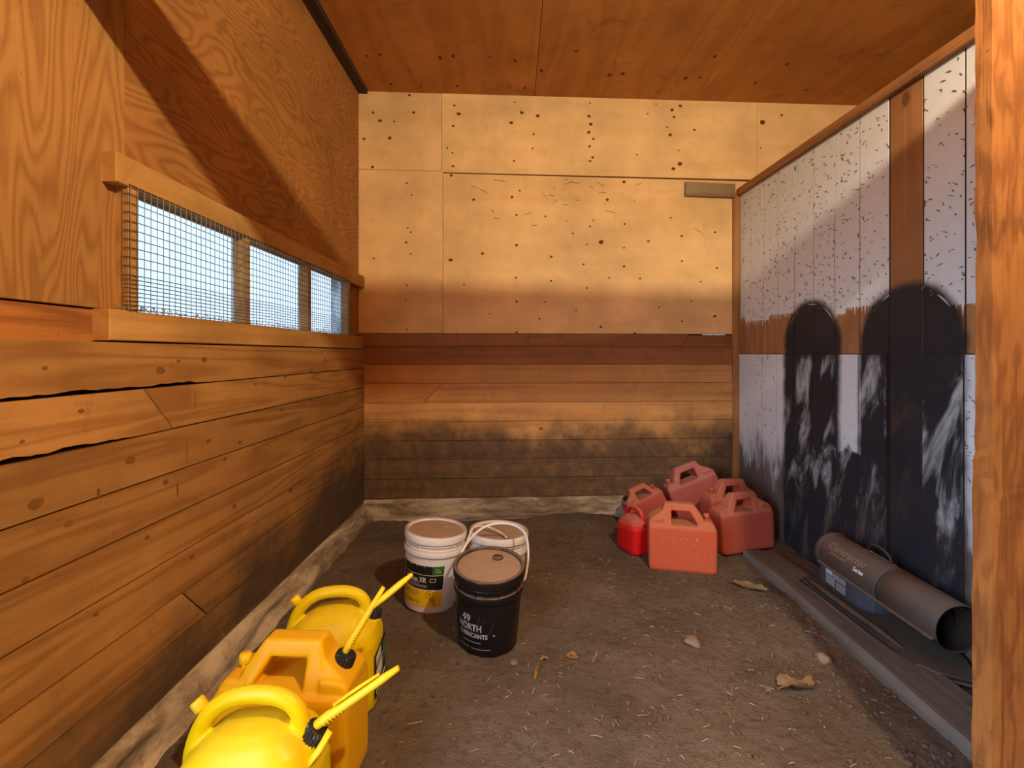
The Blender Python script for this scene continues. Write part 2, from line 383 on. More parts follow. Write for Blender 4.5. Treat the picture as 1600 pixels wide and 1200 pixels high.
# ---- wall_left
bm = bmesh.new()
for (a0, a1, z0, z1) in ((-1.2, .60, 2.30, 3.25), (.60, 1.435, -.1, 3.25), (3.36, 3.75, -.1, 3.25), (1.435, 3.36, -.1, 1.35), (1.435, 3.36, 1.82, 3.25)): box(bm, -.16, -.062, a0, a1, z0, z1)
wl = wall_obj('wall_left', bm, m_back, (LX0, 0, 0), -math.atan(LSL))
def part(name, par, pts, d0, d1, f, mat, bev=.0015, **kw):
    bm = bmesh.new(); prism(bm, pts, d0, d1, f, bev); return link(name, tomesh(bm), mat, par, **kw)
rect = lambda a0, a1, z0, z1: [(a0, z0), (a1, z0), (a1, z1), (a0, z1)]
UP = -.040
part('plywood_sheet', wl, rect(.60, 1.4435, 1.378, 3.2), -.062, UP, fL, m_ply_v)
part('plywood_sheet', wl, rect(-1.2, .597, 2.30, 3.2), -.062, UP, fL, m_ply_v)
part('added_door_jamb', wl, rect(.556, .599, -.02, 2.30), -.16, .006, fL, m_frame, .003)  # edge of the unseen opening added to let in fill daylight
part('plywood_sheet', wl, [(1.4465, 1.74), (3.70, 1.74), (3.70, 3.2), (1.4465, 3.2)], -.062, UP-.002, fL, m_ply_h)
part('plywood_sheet', wl, rect(3.27, 3.70, 1.30, 1.738), -.062, UP-.002, fL, m_ply_h)
part('plank', wl, rect(.60, 1.40, 1.27, 1.374), -.062, UP-.008, fL, m_strip)
# lower planks, with their scarf joints and gnawed edges
ZL = [1.285, 1.145, 1.003, .861, .720, .580, .440, .300, .150]
def plank_left(a0b, a0t, a1b, a1t, zb, zt, notches=()):
    """outline with a lower edge gnawed at notches (centre, half width, depth)"""
    pts = []; n = max(2, int((a1b-a0b)/.02)) if notches else 2
    for i in range(n+1):
        a = a0b+(a1b-a0b)*i/n; z = zb+.0012
        for (c, w, dp) in notches:
            t = abs(a-c)/w
            if t < 1: z += .75*dp*(1-t**2)*(.55+.6*mnoise.noise(Vector((a*19, c, 0)))+.25*mnoise.noise(Vector((a*70, c, 3))))
        pts.append((a, max(z, zb+.001)))
    m2 = 6
    for i in range(m2+1):
        a = a1t+(a0t-a1t)*i/m2; pts.append((a, zt-.0012-.0006*random.random()))
    th = random.uniform(-.0008, .0006)
    part('plank', wl, pts, -.060, th, fL, m_plank_l, .0016 if not notches else 0)
END = 3.66
notch = {0: [(1.30, .20, .016), (1.62, .16, .016), (1.10, .1, .010), (2.9, .12, .006)], 1: [(1.16, .16, .020), (1.33, .09, .010), (1.0, .12, .012)]}
for i in range(8):
    zt, zb = ZL[i]-.0008, ZL[i+1]+.0012
    if i == 1:
        plank_left(.60, .60, 1.59, 1.465, zb, zt, notch[1]); plank_left(1.594, 1.469, END, END, zb, zt)
    elif i == 6:
        plank_left(.60, .60, 1.76, 1.636, zb, zt); plank_left(1.765, 1.641, END, END, zb, zt)
    else: plank_left(.60, .60, END, END, zb, zt, notch.get(i, ()))
def left_yz(px, py): Y = 855.4/(808-px); return Y, CAMZ+(HOR-py)*Y/FPX
bm = bmesh.new()
for px, py, r in ((251, 579, 7), (319, 562, 5), (279, 564, 3), (259, 753, 5), (56, 787, 10), (107, 818, 6), (204, 719, 7), (351, 717, 4), (326, 689, 4), (375, 691, 3.5), (508, 562, 2.5), (446, 588, 3), (127, 642, 4), (366, 791, 4), (40, 905, 5), (230, 840, 4), (150, 960, 4), (440, 640, 3), (400, 600, 2.5), (70, 575, 4), (300, 870, 4), (35, 690, 3)):
    a, z = left_yz(px, py); r *= a/FPX
    prism(bm, [(a+1.3*r*math.cos(k*.393)*random.uniform(.88, 1.08), z+.85*r*math.sin(k*.393)*random.uniform(.88, 1.08)) for k in range(16)], -.008, .0009, fL)
for px, y0, y1, w in ((305, 612, 640, .7), (292, 690, 726, .7), (277, 750, 778, 2.2), (154, 762, 778, 3.5)):
    a, z1_ = left_yz(px, y0); _, z0_ = left_yz(px, y1); w *= a/FPX
    prism(bm, [(a-w*.3, z0_), (a+w, (z0_+z1_)/2-.01), (a+w*.4, z1_), (a-w*.8, (z0_+z1_)/2+.01)], -.008, .0009, fL)
link('knots', tomesh(bm), plain('plank_knot', (.20, .088, .026), .8, .15, nz=.45, scale=70), wl, kind='stuff')
# ragged sill log at the foot of a wall
def log(par, a0, a1, f, z1, depth, mat, seedv):
    n = int((a1-a0)/.02); m = 12; bm = bmesh.new(); rows = []
    for i in range(n+1):
        a = a0+(a1-a0)*i/n; r = []
        for k in range(m+1):
            t = k/m; z = z1-.004-(z1+.06)*t
            d = depth*(.35+.75*math.sin(min(1, t*1.3)*math.pi*.5))
            q = Vector((a*1.6, t*2.2, seedv)); d += .026*mnoise.noise(q*1.6)+.012*mnoise.noise(q*5)+.008*mnoise.noise(Vector((a*14, t*9, seedv)))+.012*abs(mnoise.noise(Vector((a*.8, t*6, seedv+4))))
            if k == 0: d = min(d, depth*.5)
            r.append(bm.verts.new(f(a, z+.006*mnoise.noise(q*3), d)))
        r.insert(0, bm.verts.new(f(a, z1-.004, -.06))); rows.append(r)
    for A, B in zip(rows, rows[1:]):
        for k in range(len(A)-1): bm.faces.new((A[k], B[k], B[k+1], A[k+1]))
    return link('sill_log', tomesh(bm), mat, par, smooth=True)
log(wl, .60, 3.66, fL, .150, .05, m_log_y, 1.3)

# ---- window_1 in the left wall
wroot = empty('window_1', (LX0, 0, 0), (0, 0, -math.atan(LSL))); wroot['kind'] = 'structure'
wroot['label'] = 'low three-pane window strip framed in raw timber, covered with wire mesh'
WZ0, WZ1 = 1.376, 1.738
part('header', wroot, rect(1.364, 3.60, 1.738, 1.824), UP, .001, fL, m_frame, .003)
part('sill', wroot, rect(1.343, 3.56, 1.288, WZ0), -.058, .001, fL, m_frame, .003)
part('jamb', wroot, rect(1.412, 1.450, WZ0+.001, WZ1-.001), -.060, -.001, fL, m_frame, .003)
part('jamb', wroot, rect(3.250, 3.288, WZ0+.001, WZ1-.001), -.060, -.001, fL, m_frame, .003)
for a in (2.021, 2.630): part('mullion', wroot, rect(a, a+.036, WZ0+.001, WZ1-.001), -.060, -.002, fL, m_frame, .003)
part('head_lining', wroot, rect(1.45, 3.25, WZ1-.004, WZ1+.04), -.060, UP, fL, m_frame, 0)
part('sill_lining', wroot, rect(1.45, 3.25, WZ0-.04, WZ0+.003), -.066, -.058, fL, m_frame, 0)
for a0, a1 in ((1.450, 2.021), (2.057, 2.630), (2.666, 3.250)): part('pane', wroot, rect(a0, a1, WZ0, WZ1), -.056, -.051, fL, m_pane, 0)
# cobweb and dust caught along the sill
bm = bmesh.new()
for i in range(420):
    a = 1.38+2.1*random.random()**1.7; z = WZ0+.002+.012*random.random()**2; d = random.uniform(-.03, .006)
    an = random.uniform(0, 6.28); l = random.uniform(.004, .014)
    p0 = Vector(fL(a, z, d)); p1 = p0+Vector((random.uniform(-.3, .3)*l, math.cos(an)*l, abs(math.sin(an))*l*.7))
    tube(bm, [p0, (p0+p1)/2+Vector((0, 0, .002)), p1], random.uniform(.0006, .0016), 3)
link('cobweb_fluff', tomesh(bm), m_web, wroot, kind='stuff')
# wire mesh: closer rows at the bottom, bent round the near jamb
bm = bmesh.new()
zz = []; z = WZ0+.004
while z < WZ1+.012: zz.append(z); z += .0127 if z < WZ0+.095 else .0262
aa = [1.4115+.0262*i for i in range(73)]
wob = lambda a, z: .0022*mnoise.noise(Vector((a*7, z*9, 0)))
for z in zz:
    pts = [fL(1.4085, z+wob(0, z), -.016), fL(1.4085, z+wob(0, z), .0035)]+[fL(a, z+wob(a, z)+.0015*math.sin(a*9), .0035) for a in aa[1::3]]+[fL(3.272, z, .0035)]
    tube(bm, pts, .0014, 4)
for a in aa:
    if a > 3.272: continue
    tube(bm, [fL(a+wob(z, a), z, .0045) for z in [WZ0-.004+k*(WZ1+.012-WZ0)/5 for k in range(6)]], .0013, 4)
for dd in (-.016,): tube(bm, [fL(1.4085, z+.001, dd+.003*mnoise.noise(Vector((z*20, 0, 5)))) for z in zz], .001, 4)
link('wire_mesh', tomesh(bm), m_wire, label='rusty grey wire mesh stapled over the three-pane window', cat='wire mesh', loc=(LX0, 0, 0), rot=(0, 0, -math.atan(LSL)))

# ---- wall_back
def back_xy(px, py):
    k = (px-800)/FPX; Y = (BY-BSL*BX)/(1-BSL*k); X = k*Y
    return (X-BX)*math.sqrt(1+BSL**2), CAMZ+(HOR-py)*Y/FPX
bang = math.atan(BSL)
bm = bmesh.new()
SL0, SL1 = back_xy(1100, 522)[0], back_xy(1143, 522)[0]; SZ = 1.403
for (a0, a1, z0, z1) in ((-.2, SL0, -.1, 3.25), (SL1, 6.2, -.1, 3.25), (SL0, SL1, -.1, SZ-.0035), (SL0, SL1, SZ-.0005, 3.25)): box(bm, a0, a1, .032, .10, z0, z1)
wb = wall_obj('wall_back', bm, m_back, (BX, BY, 0), bang)
cx = [back_xy(690, 200)[0], back_xy(692, 400)[0], back_xy(1183, 220)[0]]
def ply_b(a0, a1, z0, z1, zr0=None, zr1=None, d=0.0):
    part('plywood_sheet', wb, [(a0+.0012, z0), (a1-.0012, zr0 or z0), (a1-.0012, zr1 or z1), (a0+.0012, z1)], -.03, d, fB, m_ply_back)
ply_b(-.05, cx[0], 2.6205, 3.2); ply_b(cx[0], cx[2], 2.610, 3.2, 2.600, 3.2, .002); ply_b(cx[2], cx[2]+2.44, 2.600, 3.2, d=.001)
ply_b(-.05, cx[1], 1.4045, 2.618, d=.001); ply_b(cx[1], cx[1]+2.44, 1.4045, 2.604, 1.4045, 2.588, -.002); ply_b(cx[1]+2.443, 6, 1.4045, 2.588)
ZB = [1.402, 1.304, 1.169, 1.029, .886, .742, .600, .461, .316, .173]
AE = 6.0
for i in range(9):
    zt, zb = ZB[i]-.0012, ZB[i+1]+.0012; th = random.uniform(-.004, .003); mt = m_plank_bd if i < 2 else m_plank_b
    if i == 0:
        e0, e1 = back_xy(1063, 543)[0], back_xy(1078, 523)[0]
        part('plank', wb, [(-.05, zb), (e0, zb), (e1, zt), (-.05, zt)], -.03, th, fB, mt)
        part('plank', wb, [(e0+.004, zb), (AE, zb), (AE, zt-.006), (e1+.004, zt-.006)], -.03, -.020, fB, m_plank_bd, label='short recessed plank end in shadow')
    elif i == 3:
        e0, e1 = back_xy(662, 628)[0], back_xy(691, 601)[0]
        part('plank', wb, [(-.05, zb), (e0, zb), (e1, zt), (-.05, zt)], -.03, th, fB, mt)
        part('plank', wb, [(e0+.003, zb), (AE, zb), (AE, zt), (e1+.003, zt)], -.03, th+.002, fB, mt)
    elif i == 6:
        e1, e0 = back_xy(1000, 690)[0], back_xy(1021, 716)[0]
        part('plank', wb, [(-.05, zb), (e0, zb), (e1, zt), (-.05, zt)], -.03, th, fB, mt)
        part('plank', wb, [(e0+.002, zb), (AE, zb), (AE, zt), (e1+.002, zt)], -.03, th+.001, fB, mt)
    else: part('plank', wb, rect(-.05, AE, zb, zt), -.03, th, fB, mt)
log(wb, -.05, 2.95, fB, .172, .012, m_log_x, 8.1)
# knots and nail stains of the plywood, set in flush patches
KN = '583,176,3 594,189,3.5 609,216,4 646,176,3 616,190,2 640,149,3 582,261,3.5 569,217,3 710,165,2.5 717,178,4 708,197,3 699,231,2 707,239,2 708,260,3 804,160,2 815,176,4 840,181,4 799,192,4 834,210,2.5 832,232,2 803,252,2.5 922,161,2 920,182,4 923,194,4 920,207,4 927,217,3 921,229,3 926,246,3 922,252,3 1050,172,4 1063,166,4 1053,183,3 1047,211,4 1042,199,2 1060,235,2 1062,256,5 1052,264,4 1085,203,3 995,242,2 1012,178,2 1025,163,2 1191,191,6 1188,231,2 1221,180,3 705,274,3 807,336,2.5 852,338,2 807,383,3 754,396,3 704,406,4 861,401,2.5 912,413,2.5 975,416,3 975,387,2 917,382,2 1013,377,2.5 1065,369,2.5 1117,363,2.5 952,434,2 1065,408,2 1120,419,2.5 1048,340,2 922,354,2 976,350,2 861,439,2.5 806,434,2.5 917,450,2 807,471,2.5 852,472,2 939,511,3 807,519,2.5 992,521,2.5 1117,494,3 1066,502,2 843,498,2 975,284,3.5 939,378,5 636,286,2 643,305,2 637,356,2 642,363,2 635,379,2.5 642,397,2 584,404,2 636,446,2 634,468,2 636,515,2 740,312,3 800,308,3 812,298,2 949,312,3 1000,435,2 770,330,1.5 895,365,2 1095,440,2 1080,470,1.8 725,445,2 765,490,1.8 900,485,1.8 1030,480,2'
bm = bmesh.new()
for t in KN.split():
    px, py, r = map(float, t.split(',')); a, z = back_xy(px, py); r *= .0040
    prism(bm, [(a+r*math.cos(k*.785)*random.uniform(.7, 1.15), z+r*.8*math.sin(k*.785)*random.uniform(.7, 1.15)) for k in range(8)], -.004, .0026, fB)
for i in range(26):  # gnawed scratches along the top of the big sheet
    a, z = back_xy(random.uniform(740, 1130), 270+abs(random.gauss(0, 38)) + 8); an = random.uniform(-1.2, 1.2); l = random.uniform(.01, .045)
    p = [(a+l*math.cos(an)*s+.006*math.sin(s*3), z+l*math.sin(an)*s) for s in (-1, -.3, .4, 1)]
    w = .0018; prism(bm, [(q[0], q[1]-w) for q in p]+[(q[0], q[1]+w) for q in p[::-1]], -.004, -.0012, fB)
link('knots', tomesh(bm), m_knot, wb, kind='stuff')
bm = bmesh.new()
for px, py, r in ((573, 87, 2.5), (594, 85, 3), (688, 90, 3.5), (708, 88, 4), (805, 95, 3), (846, 110, 3.5), (952, 117, 4), (973, 115, 4), (1072, 122, 4), (1093, 121, 3), (611, 131, 3), (714, 134, 3), (658, 135, 2), (820, 137, 3), (765, 89, 2), (1117, 88, 3), (1180, 130, 3), (640, 110, 2), (1230, 100, 3), (900, 80, 3), (1260, 140, 3)):
    Y = (CEIL-CAMZ)*FPX/(HOR-py); X = (px-800)*Y/FPX; r *= .0042
    prism(bm, [(X+r*math.cos(k*.785)*random.uniform(.7, 1.1), Y+1.3*r*math.sin(k*.785)*random.uniform(.7, 1.1)) for k in range(8)], 0, .004, lambda a, b, d: (a, b, CEIL+.003-d))
link('knots', tomesh(bm), m_knot, ceil, kind='stuff')
# cleat and corner post
a0, z0 = back_xy(1069, 308); a1, z1 = back_xy(1146, 287)
bm = bmesh.new(); prism(bm, [(a0, z0+.004), (a1, z0-.004), (a1, z1-.012), (a0, z1)], .003, .030, fB, .002)
link('cleat', tomesh(bm), m_cleat, label='short weathered grey board nailed flat to the plywood above the partition corner', cat='board', loc=(BX, BY, 0), rot=(0, 0, bang))

# ---- wall_right: free-standing board partition
rang = -math.atan(RSL)
rang = math.atan(-RSL)
YB = 3.722
SE = [YB, 3.408*1.0486, 3.246*1.0486, 3.071*1.0486, 2.898*1.0486, 2.724*1.0486, 2.552*1.0486, 2.375*1.0486, 2.194*1.0486, 2.018*1.0486, 1.836*1.0486, 1.74, 1.555, 1.37, 1.24]
bm = bmesh.new(); box(bm, .0012, .05, 1.25, YB, 0, 2.47); box(bm, -.0068, .05, SE[8]+.006, YB, 0, 1.2465); box(bm, -.0068, .05, 1.25, SE[9]-.002, 0, 1.2465)  # near-black backing set almost flush, standing in for shade in the board gaps
wr = wall_obj('wall_right', bm, m_back, (RX0, 0, 0), rang)
for i, (a1, a0) in enumerate(zip(SE, SE[1:])):
    g_ = .0055 if i in (1, 2, 3, 4, 5, 6) else .008
    if i == 0: g_ = .002
    if i == 8:
        part('board', wr, rect(a0+.004, a1-.004, 0, 2.468), -.018, .0002, fR, m_rw_bare, .002, label='unpainted brown replacement board'); continue
    th = random.uniform(0, .0022)
    part('board', wr, rect(a0+g_/2, a1-g_/2, 1.252, 2.468), -.018, th, fR, m_rw_up, 0)
    part('board', wr, rect(a0+g_/2+(.007 if i == 7 else 0), a1-g_/2, 0, 1.2475), -.018, th+.008, fR, m_rw_lo, 0)
part('top_rail', wr, rect(1.25, YB, 2.468, 2.520), -.05, .030, fR, m_rail, .004)
part('corner_stud', wr, rect(YB+.002, YB+.034, .0, 2.49), -.05, .055, fR, m_post_s, .003)
# paint chips: bare slivers where animals rubbed the white paint away
bm = bmesh.new()
def sliver(a, z, l, an, w, d):
    pts = []
    for s in (-1, -.4, .3, 1): pts.append((a+l*s*math.cos(an)+.25*l*(s*s)*math.sin(an), z+l*s*math.sin(an)))
    ww = [.15, 1, .8, .1]; nrm = (-math.sin(an), math.cos(an))
    prism(bm, [(p[0]-nrm[0]*w*q, p[1]-nrm[1]*w*q) for p, q in zip(pts, ww)]+[(p[0]+nrm[0]*w*q, p[1]+nrm[1]*w*q) for p, q in zip(pts[::-1], ww[::-1])], d-.003, d+.0002, fR)
for i in range(760):
    a = random.uniform(1.85, 3.70); z = 1.5+.95*random.random()**1.25
    if 2.117 < a < 2.30: continue
    sliver(a, z, random.uniform(.003, .008+.012*random.random()**2), random.gauss(.4, .7), random.uniform(.0008, .0026), .0036)
for i in range(90):
    a = random.choice((random.uniform(3.18, 3.7), random.uniform(1.80, 1.92))); z = random.uniform(.7, 1.24)
    sliver(a, z, random.uniform(.004, .014), random.gauss(.9, .7), random.uniform(.0006, .0016), .0116)
link('paint_chips', tomesh(bm), m_chip, wr, kind='stuff')
me = text_mesh('S', .045, .0005)
wrap_mesh(me, lambda x, y: fR(1.865-x, 1.05+y, .0128)); link('chalk_letter', me, m_chip, wr, label='small hand-drawn letter S')

# ---- stall front around the doorway: rough post, header, panel (mostly beyond the frame)
bm = bmesh.new(); n = 110; rows = []
for i in range(n+1):
    z = -.03+2.265*i/n; j = .006*mnoise.noise(Vector((0, 0, z*3.1)))+.004*mnoise.noise(Vector((5, 0, z*12))); j2 = .004*mnoise.noise(Vector((9, 0, z*9)))
    jj = -.008 if z < .98 else 0; jb = -.004 if .95 < z < 1.02 else 0
    P = [(1.183+j+jj, 1.234), (1.196+j*.4+jb, 1.204+j2), (1.215, 1.200+j2*.5), (1.30, 1.198+.003*mnoise.noise(Vector((2, 1, z*15)))), (1.40, 1.20), (1.40, 1.234)]
    rows.append([bm.verts.new((x, y, z)) for x, y in P])
for A, B in zip(rows, rows[1:]):
    for k in range(6): bm.faces.new((A[k], A[(k+1) % 6], B[(k+1) % 6], B[k]))
bm.faces.new(rows[0]); bm.faces.new(rows[-1])
link('trim_1', tomesh(bm), m_rough, kind='structure', label='rough-sawn orange post in the right foreground')
bm = bmesh.new(); box(bm, -1.16, 1.86, 1.235, 1.273, 2.248, 2.485, .003); link('trim_2', tomesh(bm), m_rail, kind='structure', label='stall header beam above the doorway')
wf = link('wall_front', tomesh((lambda b: (box(b, 1.41, 1.84, 1.238, 1.262, 0, 2.235), b)[1])(bmesh.new())), m_post_s, kind='structure')
# barn beyond the stall: aisle wall behind the camera, far side wall; an unseen door opening added beside the camera for cool fill
bm = bmesh.new(); box(bm, -1.3, 4.6, -1.32, -1.2, -.1, 3.25); link('wall_aisle', tomesh(bm), m_rail, kind='structure')
bm = bmesh.new(); box(bm, 4.5, 4.6, -1.2, 4.0, -.1, 3.25); link('wall_far', tomesh(bm), m_rail, kind='structure')
bm = bmesh.new(); box(bm, -40, 40, -40, 40, -.25, -.12); link('ground', tomesh(bm), m_dirt, kind='structure')

# ------------------------------------------------------------------ timber along the partition
bm = bmesh.new(); n = 40; rows = []
for i in range(n+1):
    y = 1.02+1.96*i/n; e = .010*mnoise.noise(Vector((y*2.2, 0, 1)))+.005*mnoise.noise(Vector((y*9, 0, 2))); t = .05+.004*mnoise.noise(Vector((y*3, 4, 0)))-.012*max(0, (y-2.7)/.3)
    x0 = 1.428+e-(.03*(2.98-y)/1.96)+.0; x1 = 1.618+.3*e
    rows.append([bm.verts.new(p) for p in ((x0-.01, y, -.06), (x0, y, t-.014), (x0+.014, y, t), ((x0+x1)/2, y, t+.003), (x1-.006, y, t), (x1, y, t-.008), (x1, y, -.06))])
for A, B in zip(rows, rows[1:]):
    for k in range(6): bm.faces.new((A[k], A[k+1], B[k+1], B[k]))
bm.faces.new(rows[0]); bm.faces.new(rows[-1])
link('floor_timber', tomesh(bm), m_timber, label='half-buried grey timber lying along the foot of the white partition', cat='timber')

# ------------------------------------------------------------------ pails
bm = bmesh.new(); box(bm, .1435, .1505, -.0012, .0012, .300, .3195); ME_RIB = tomesh(bm)
def pail_r(z): return .128+.016*min(1, z/.29)
def pail(name, label, loc, tilt, mat, bailpts, bmat):
    root = empty(name, loc, tilt, label, 'bucket', 'buckets on the dirt floor')
    bm = bmesh.new()
    lathe(bm, [(0, .004), (.118, .004), (.126, 0), (.128, .006), (.1435, .262), (.1435, .268), (.150, .270), (.1515, .276), (.1515, .296), (.149, .300), (.1455, .300), (.1455, .318), (.149, .320), (.149, .326), (.145, .328), (.145, .350)], 64)
    link('body', tomesh(bm), mat, root, smooth=True)
    bm = bmesh.new()
    lathe(bm, [(.146, .332), (.1535, .332), (.1545, .336), (.1545, .364), (.152, .370), (.147, .372), (.141, .370), (.138, .364), (.136, .358), (.02, .358), (0, .358)], 64)
    lid = link('lid', tomesh(bm), mat, root, smooth=True)
    bm = bmesh.new(); n = 10
    prof = [(0, .3605)]+[(.134*k/n, .3605+.0006*random.random()) for k in range(1, n)]+[(.1365, .3585)]
    lathe(bm, prof, 48)
    for v in bm.verts: v.co.z += .0012*mnoise.noise(v.co*30)
    link('dust_layer', tomesh(bm), m_dust, lid, smooth=True, label='brown dust settled on the lid')
    bm = bmesh.new(); cx, cy = .035, .065
    lathe(bm, [(.019, .3605), (.019, .366), (.0215, .3665), (.024, .365), (.0245, .3605)], 28, lambda r, a, h: (cx+r*math.cos(a), cy+r*math.sin(a), h))
    lathe(bm, [(0, .3635), (.016, .3635), (.0175, .3610)], 28, lambda r, a, h: (cx+r*math.cos(a), cy+r*math.sin(a), h))
    link('spout_cap', tomesh(bm), mat if mat != m_white else m_dust, lid, smooth=True)
    rb_ = ME_RIB.copy()
    for k in range(10): link('rib', rb_, mat, root, rot=(0, 0, k*.628))
    if bailpts:
        bm = bmesh.new(); tube(bm, bailpts, .0062, 8, True, .5); b = link('bail_handle', tomesh(bm), bmat, root, smooth=True)
    return root
def spline(P, n=8):
    P = [Vector(p) for p in P]; out = []
    for i in range(len(P)-1):
        p0, p1, p2, p3 = P[max(i-1, 0)], P[i], P[i+1], P[min(i+2, len(P)-1)]
        for k in range(n):
            t = k/n; out.append(.5*((2*p1)+(p2-p0)*t+(2*p0-5*p1+4*p2-p3)*t*t+(3*p1-p0-3*p2+p3)*t**3))
    return out+[P[-1]]
def wrapf(root_c, off): # x along circumference from root_c (angle, 0 = -Y), y = z
    def f(x, y):
        r = pail_r(y)+off; a = root_c+x/.14; return (r*math.sin(a), -r*math.cos(a), y)
    return f
def patch(par, name, a0, a1, z0, z1, off, mat, n=24, zf0=None, zf1=None, **kw):
    bm = bmesh.new(); A = []; B = []
    for k in range(n+1):
        t = k/n; a = a0+(a1-a0)*t; zb = z0 if not zf0 else zf0(t); zt = z1 if not zf1 else zf1(t)
        A.append([bm.verts.new(((pail_r(z)+off)*math.sin(a), -(pail_r(z)+off)*math.cos(a), z)) for z in (zb, zt)])
    for p, q in zip(A, A[1:]): bm.faces.new((p[0], q[0], q[1], p[1]))
    return link(name, tomesh(bm), mat, par, smooth=True, **kw)
def ptext(par, s, size, z, a, off, mat, bold=0, shear=0, sx=1.0, align='CENTER'):
    me = text_mesh(s, size, bold, align, shear, sx)
    for v in me.vertices: v.co.y += z
    wrap_mesh(me, wrapf(a, off)); return link('lettering', me, mat, par)
def poly_line(par, pts, w, a, off, mat, name='emblem_outline', closed=True):
    bm = bmesh.new(); f = wrapf(a, off); P = pts+[pts[0]] if closed else pts
    for (x0, y0), (x1, y1) in zip(P, P[1:]):
        d = Vector((x1-x0, y1-y0)); d.normalize(); nn = Vector((-d.y, d.x))*w
        bm.faces.new([bm.verts.new(f(x0+nn.x, y0+nn.y)), bm.verts.new(f(x1+nn.x, y1+nn.y)), bm.verts.new(f(x1-nn.x, y1-nn.y)), bm.verts.new(f(x0-nn.x, y0-nn.y))])
    return link(name, tomesh(bm), mat, par)

# white pail with the printed hydraulic-oil label
ea = .155
pw = pail('bucket', 'white bucket with a black and yellow label, left of the three', (-.412, 2.44, .004), (R(-1), R(4.5), R(-4)), m_white,
          spline([(.150, -.02, .285), (.165, .0, .33), (.185, .05, .372), (.25, .075, .374), (.33, .03, .365), (.36, -.02, .362)]), m_whiteb)
A0, A1 = R(-66), R(34)
lab = patch(pw, 'label_panel', A0, A1, .118, .232, .0009, m_lblk, label='black and yellow printed label')
patch(lab, 'yellow_field', A0, A1, .034, .12, .0011, m_lyel, zf1=lambda t: .126-.018*t)
patch(lab, 'green_square', R(11), A1, .190, .232, .0013, m_lgrn)
patch(lab, 'white_rule', A0, A1, .1865, .1885, .0013, m_lwht)
ptext(lab, 'Hydrau XR', .034, .152, R(-26), .0016, m_lwht, .0006, 0, .80)
poly_line(lab, [(.0, .156), (.026, .156), (.028, .172), (.002, .172)], .0010, R(7), .0016, m_lwht, 'logo_frame')
for k, (zz_, a_, b_) in enumerate(((.143, -58, -14), (.136, -58, 2), (.129, -56, 2))): patch(lab, 'small_print', R(a_), R(b_), zz_, zz_+.0026, .0014, m_lgry)
for k, (zz_, a_, b_) in enumerate(((.104, -58, -16), (.098, -58, -14), (.092, -58, -14), (.086, -58, -20))): patch(lab, 'small_print', R(a_), R(b_), zz_, zz_+.0014, .0014, m_lout)
ptext(lab, '18.9 L (5 GAL. U.S.)', .017, .050, R(-36), .0016, m_lblk, .0003, 0, .8)
for (x_, z_, r_) in ((0, .096, .019), (.017, .070, .014)):
    poly_line(lab, [(x_+r_*math.cos(k*.524), z_+r_*math.sin(k*.524)) for k in range(12)], .0010, R(8), .0016, m_lblk, 'gear_drawing')
    poly_line(lab, [(x_+.35*r_*math.cos(k*.785), z_+.35*r_*math.sin(k*.785)) for k in range(8)], .0016, R(8), .0016, m_lblk, 'gear_drawing')
poly_line(lab, [(.020, .056), (.034, .040)], .0016, R(8), .0016, m_lblk, 'gear_drawing', False)
poly_line(lab, [(-.011, .221), (-.010, .212), (-.012, .203), (.0, .205), (.012, .203), (.009, .211), (.002, .213), (-.003, .219)], .0010, R(22), .0016, m_lyel, 'emblem')
poly_line(lab, [(-.016, .198), (.016, .198), (.016, .226), (-.016, .226)], .0006, R(22), .0016, m_lblk, 'emblem_border')
# second white pail, behind
pail('bucket', 'white bucket with a dusty lid, half hidden behind the black bucket', (-.085, 2.515, -.035), (R(2), R(2), R(70)), m_white, None, m_whiteb)
# black pail
pb = pail('bucket', 'black bucket with white lettering and a white handle, nearest of the three', (-.108, 2.125, -.022), (R(6), R(1.5), 0), m_black,
          spline([(.150, .02, .284), (.160, .03, .30), (.172, .10, .355), (.162, .19, .405), (.115, .265, .415), (.04, .30, .41), (-.03, .285, .40), (-.085, .22, .385), (-.125, .13, .36), (-.152, .04, .30), (-.151, .02, .284)]), m_whiteb)
AC = R(-26)
ptext(pb, '49', .046, .183, AC-R(12), .0012, m_lgry, .0012, 0, 1.0)
ptext(pb, 'NORTH', .041, .147, AC-R(6), .0012, m_lgry, .0013, 0, .80)
ptext(pb, 'LUBRICANTS', .028, .117, AC, .0012, m_lgry, .0011, 0, .84)
ptext(pb, '®', .012, .128, AC+R(39), .0012, m_lgry, .0002)
patch(pb, 'small_print', AC-R(20), AC+R(16), .094, .097, .0010, m_lgry)
patch(pb, 'small_print', AC-R(30), AC-R(8), .066, .0685, .0010, m_lgry); patch(pb, 'small_print', AC-R(2), AC+R(34), .066, .0685, .0010, m_lgry)
poly_line(pb, [(-.045, .19), (-.043, .225), (-.034, .238), (-.022, .222), (.0, .214), (.03, .216), (.034, .205), (.022, .19), (.024, .178), (.040, .172), (.052, .196), (.070, .196), (.094, .190), (.088, .176), (.080, .165), (.082, .145), (.066, .138), (.058, .120)], .0010, AC, .0008, m_lout, closed=False)

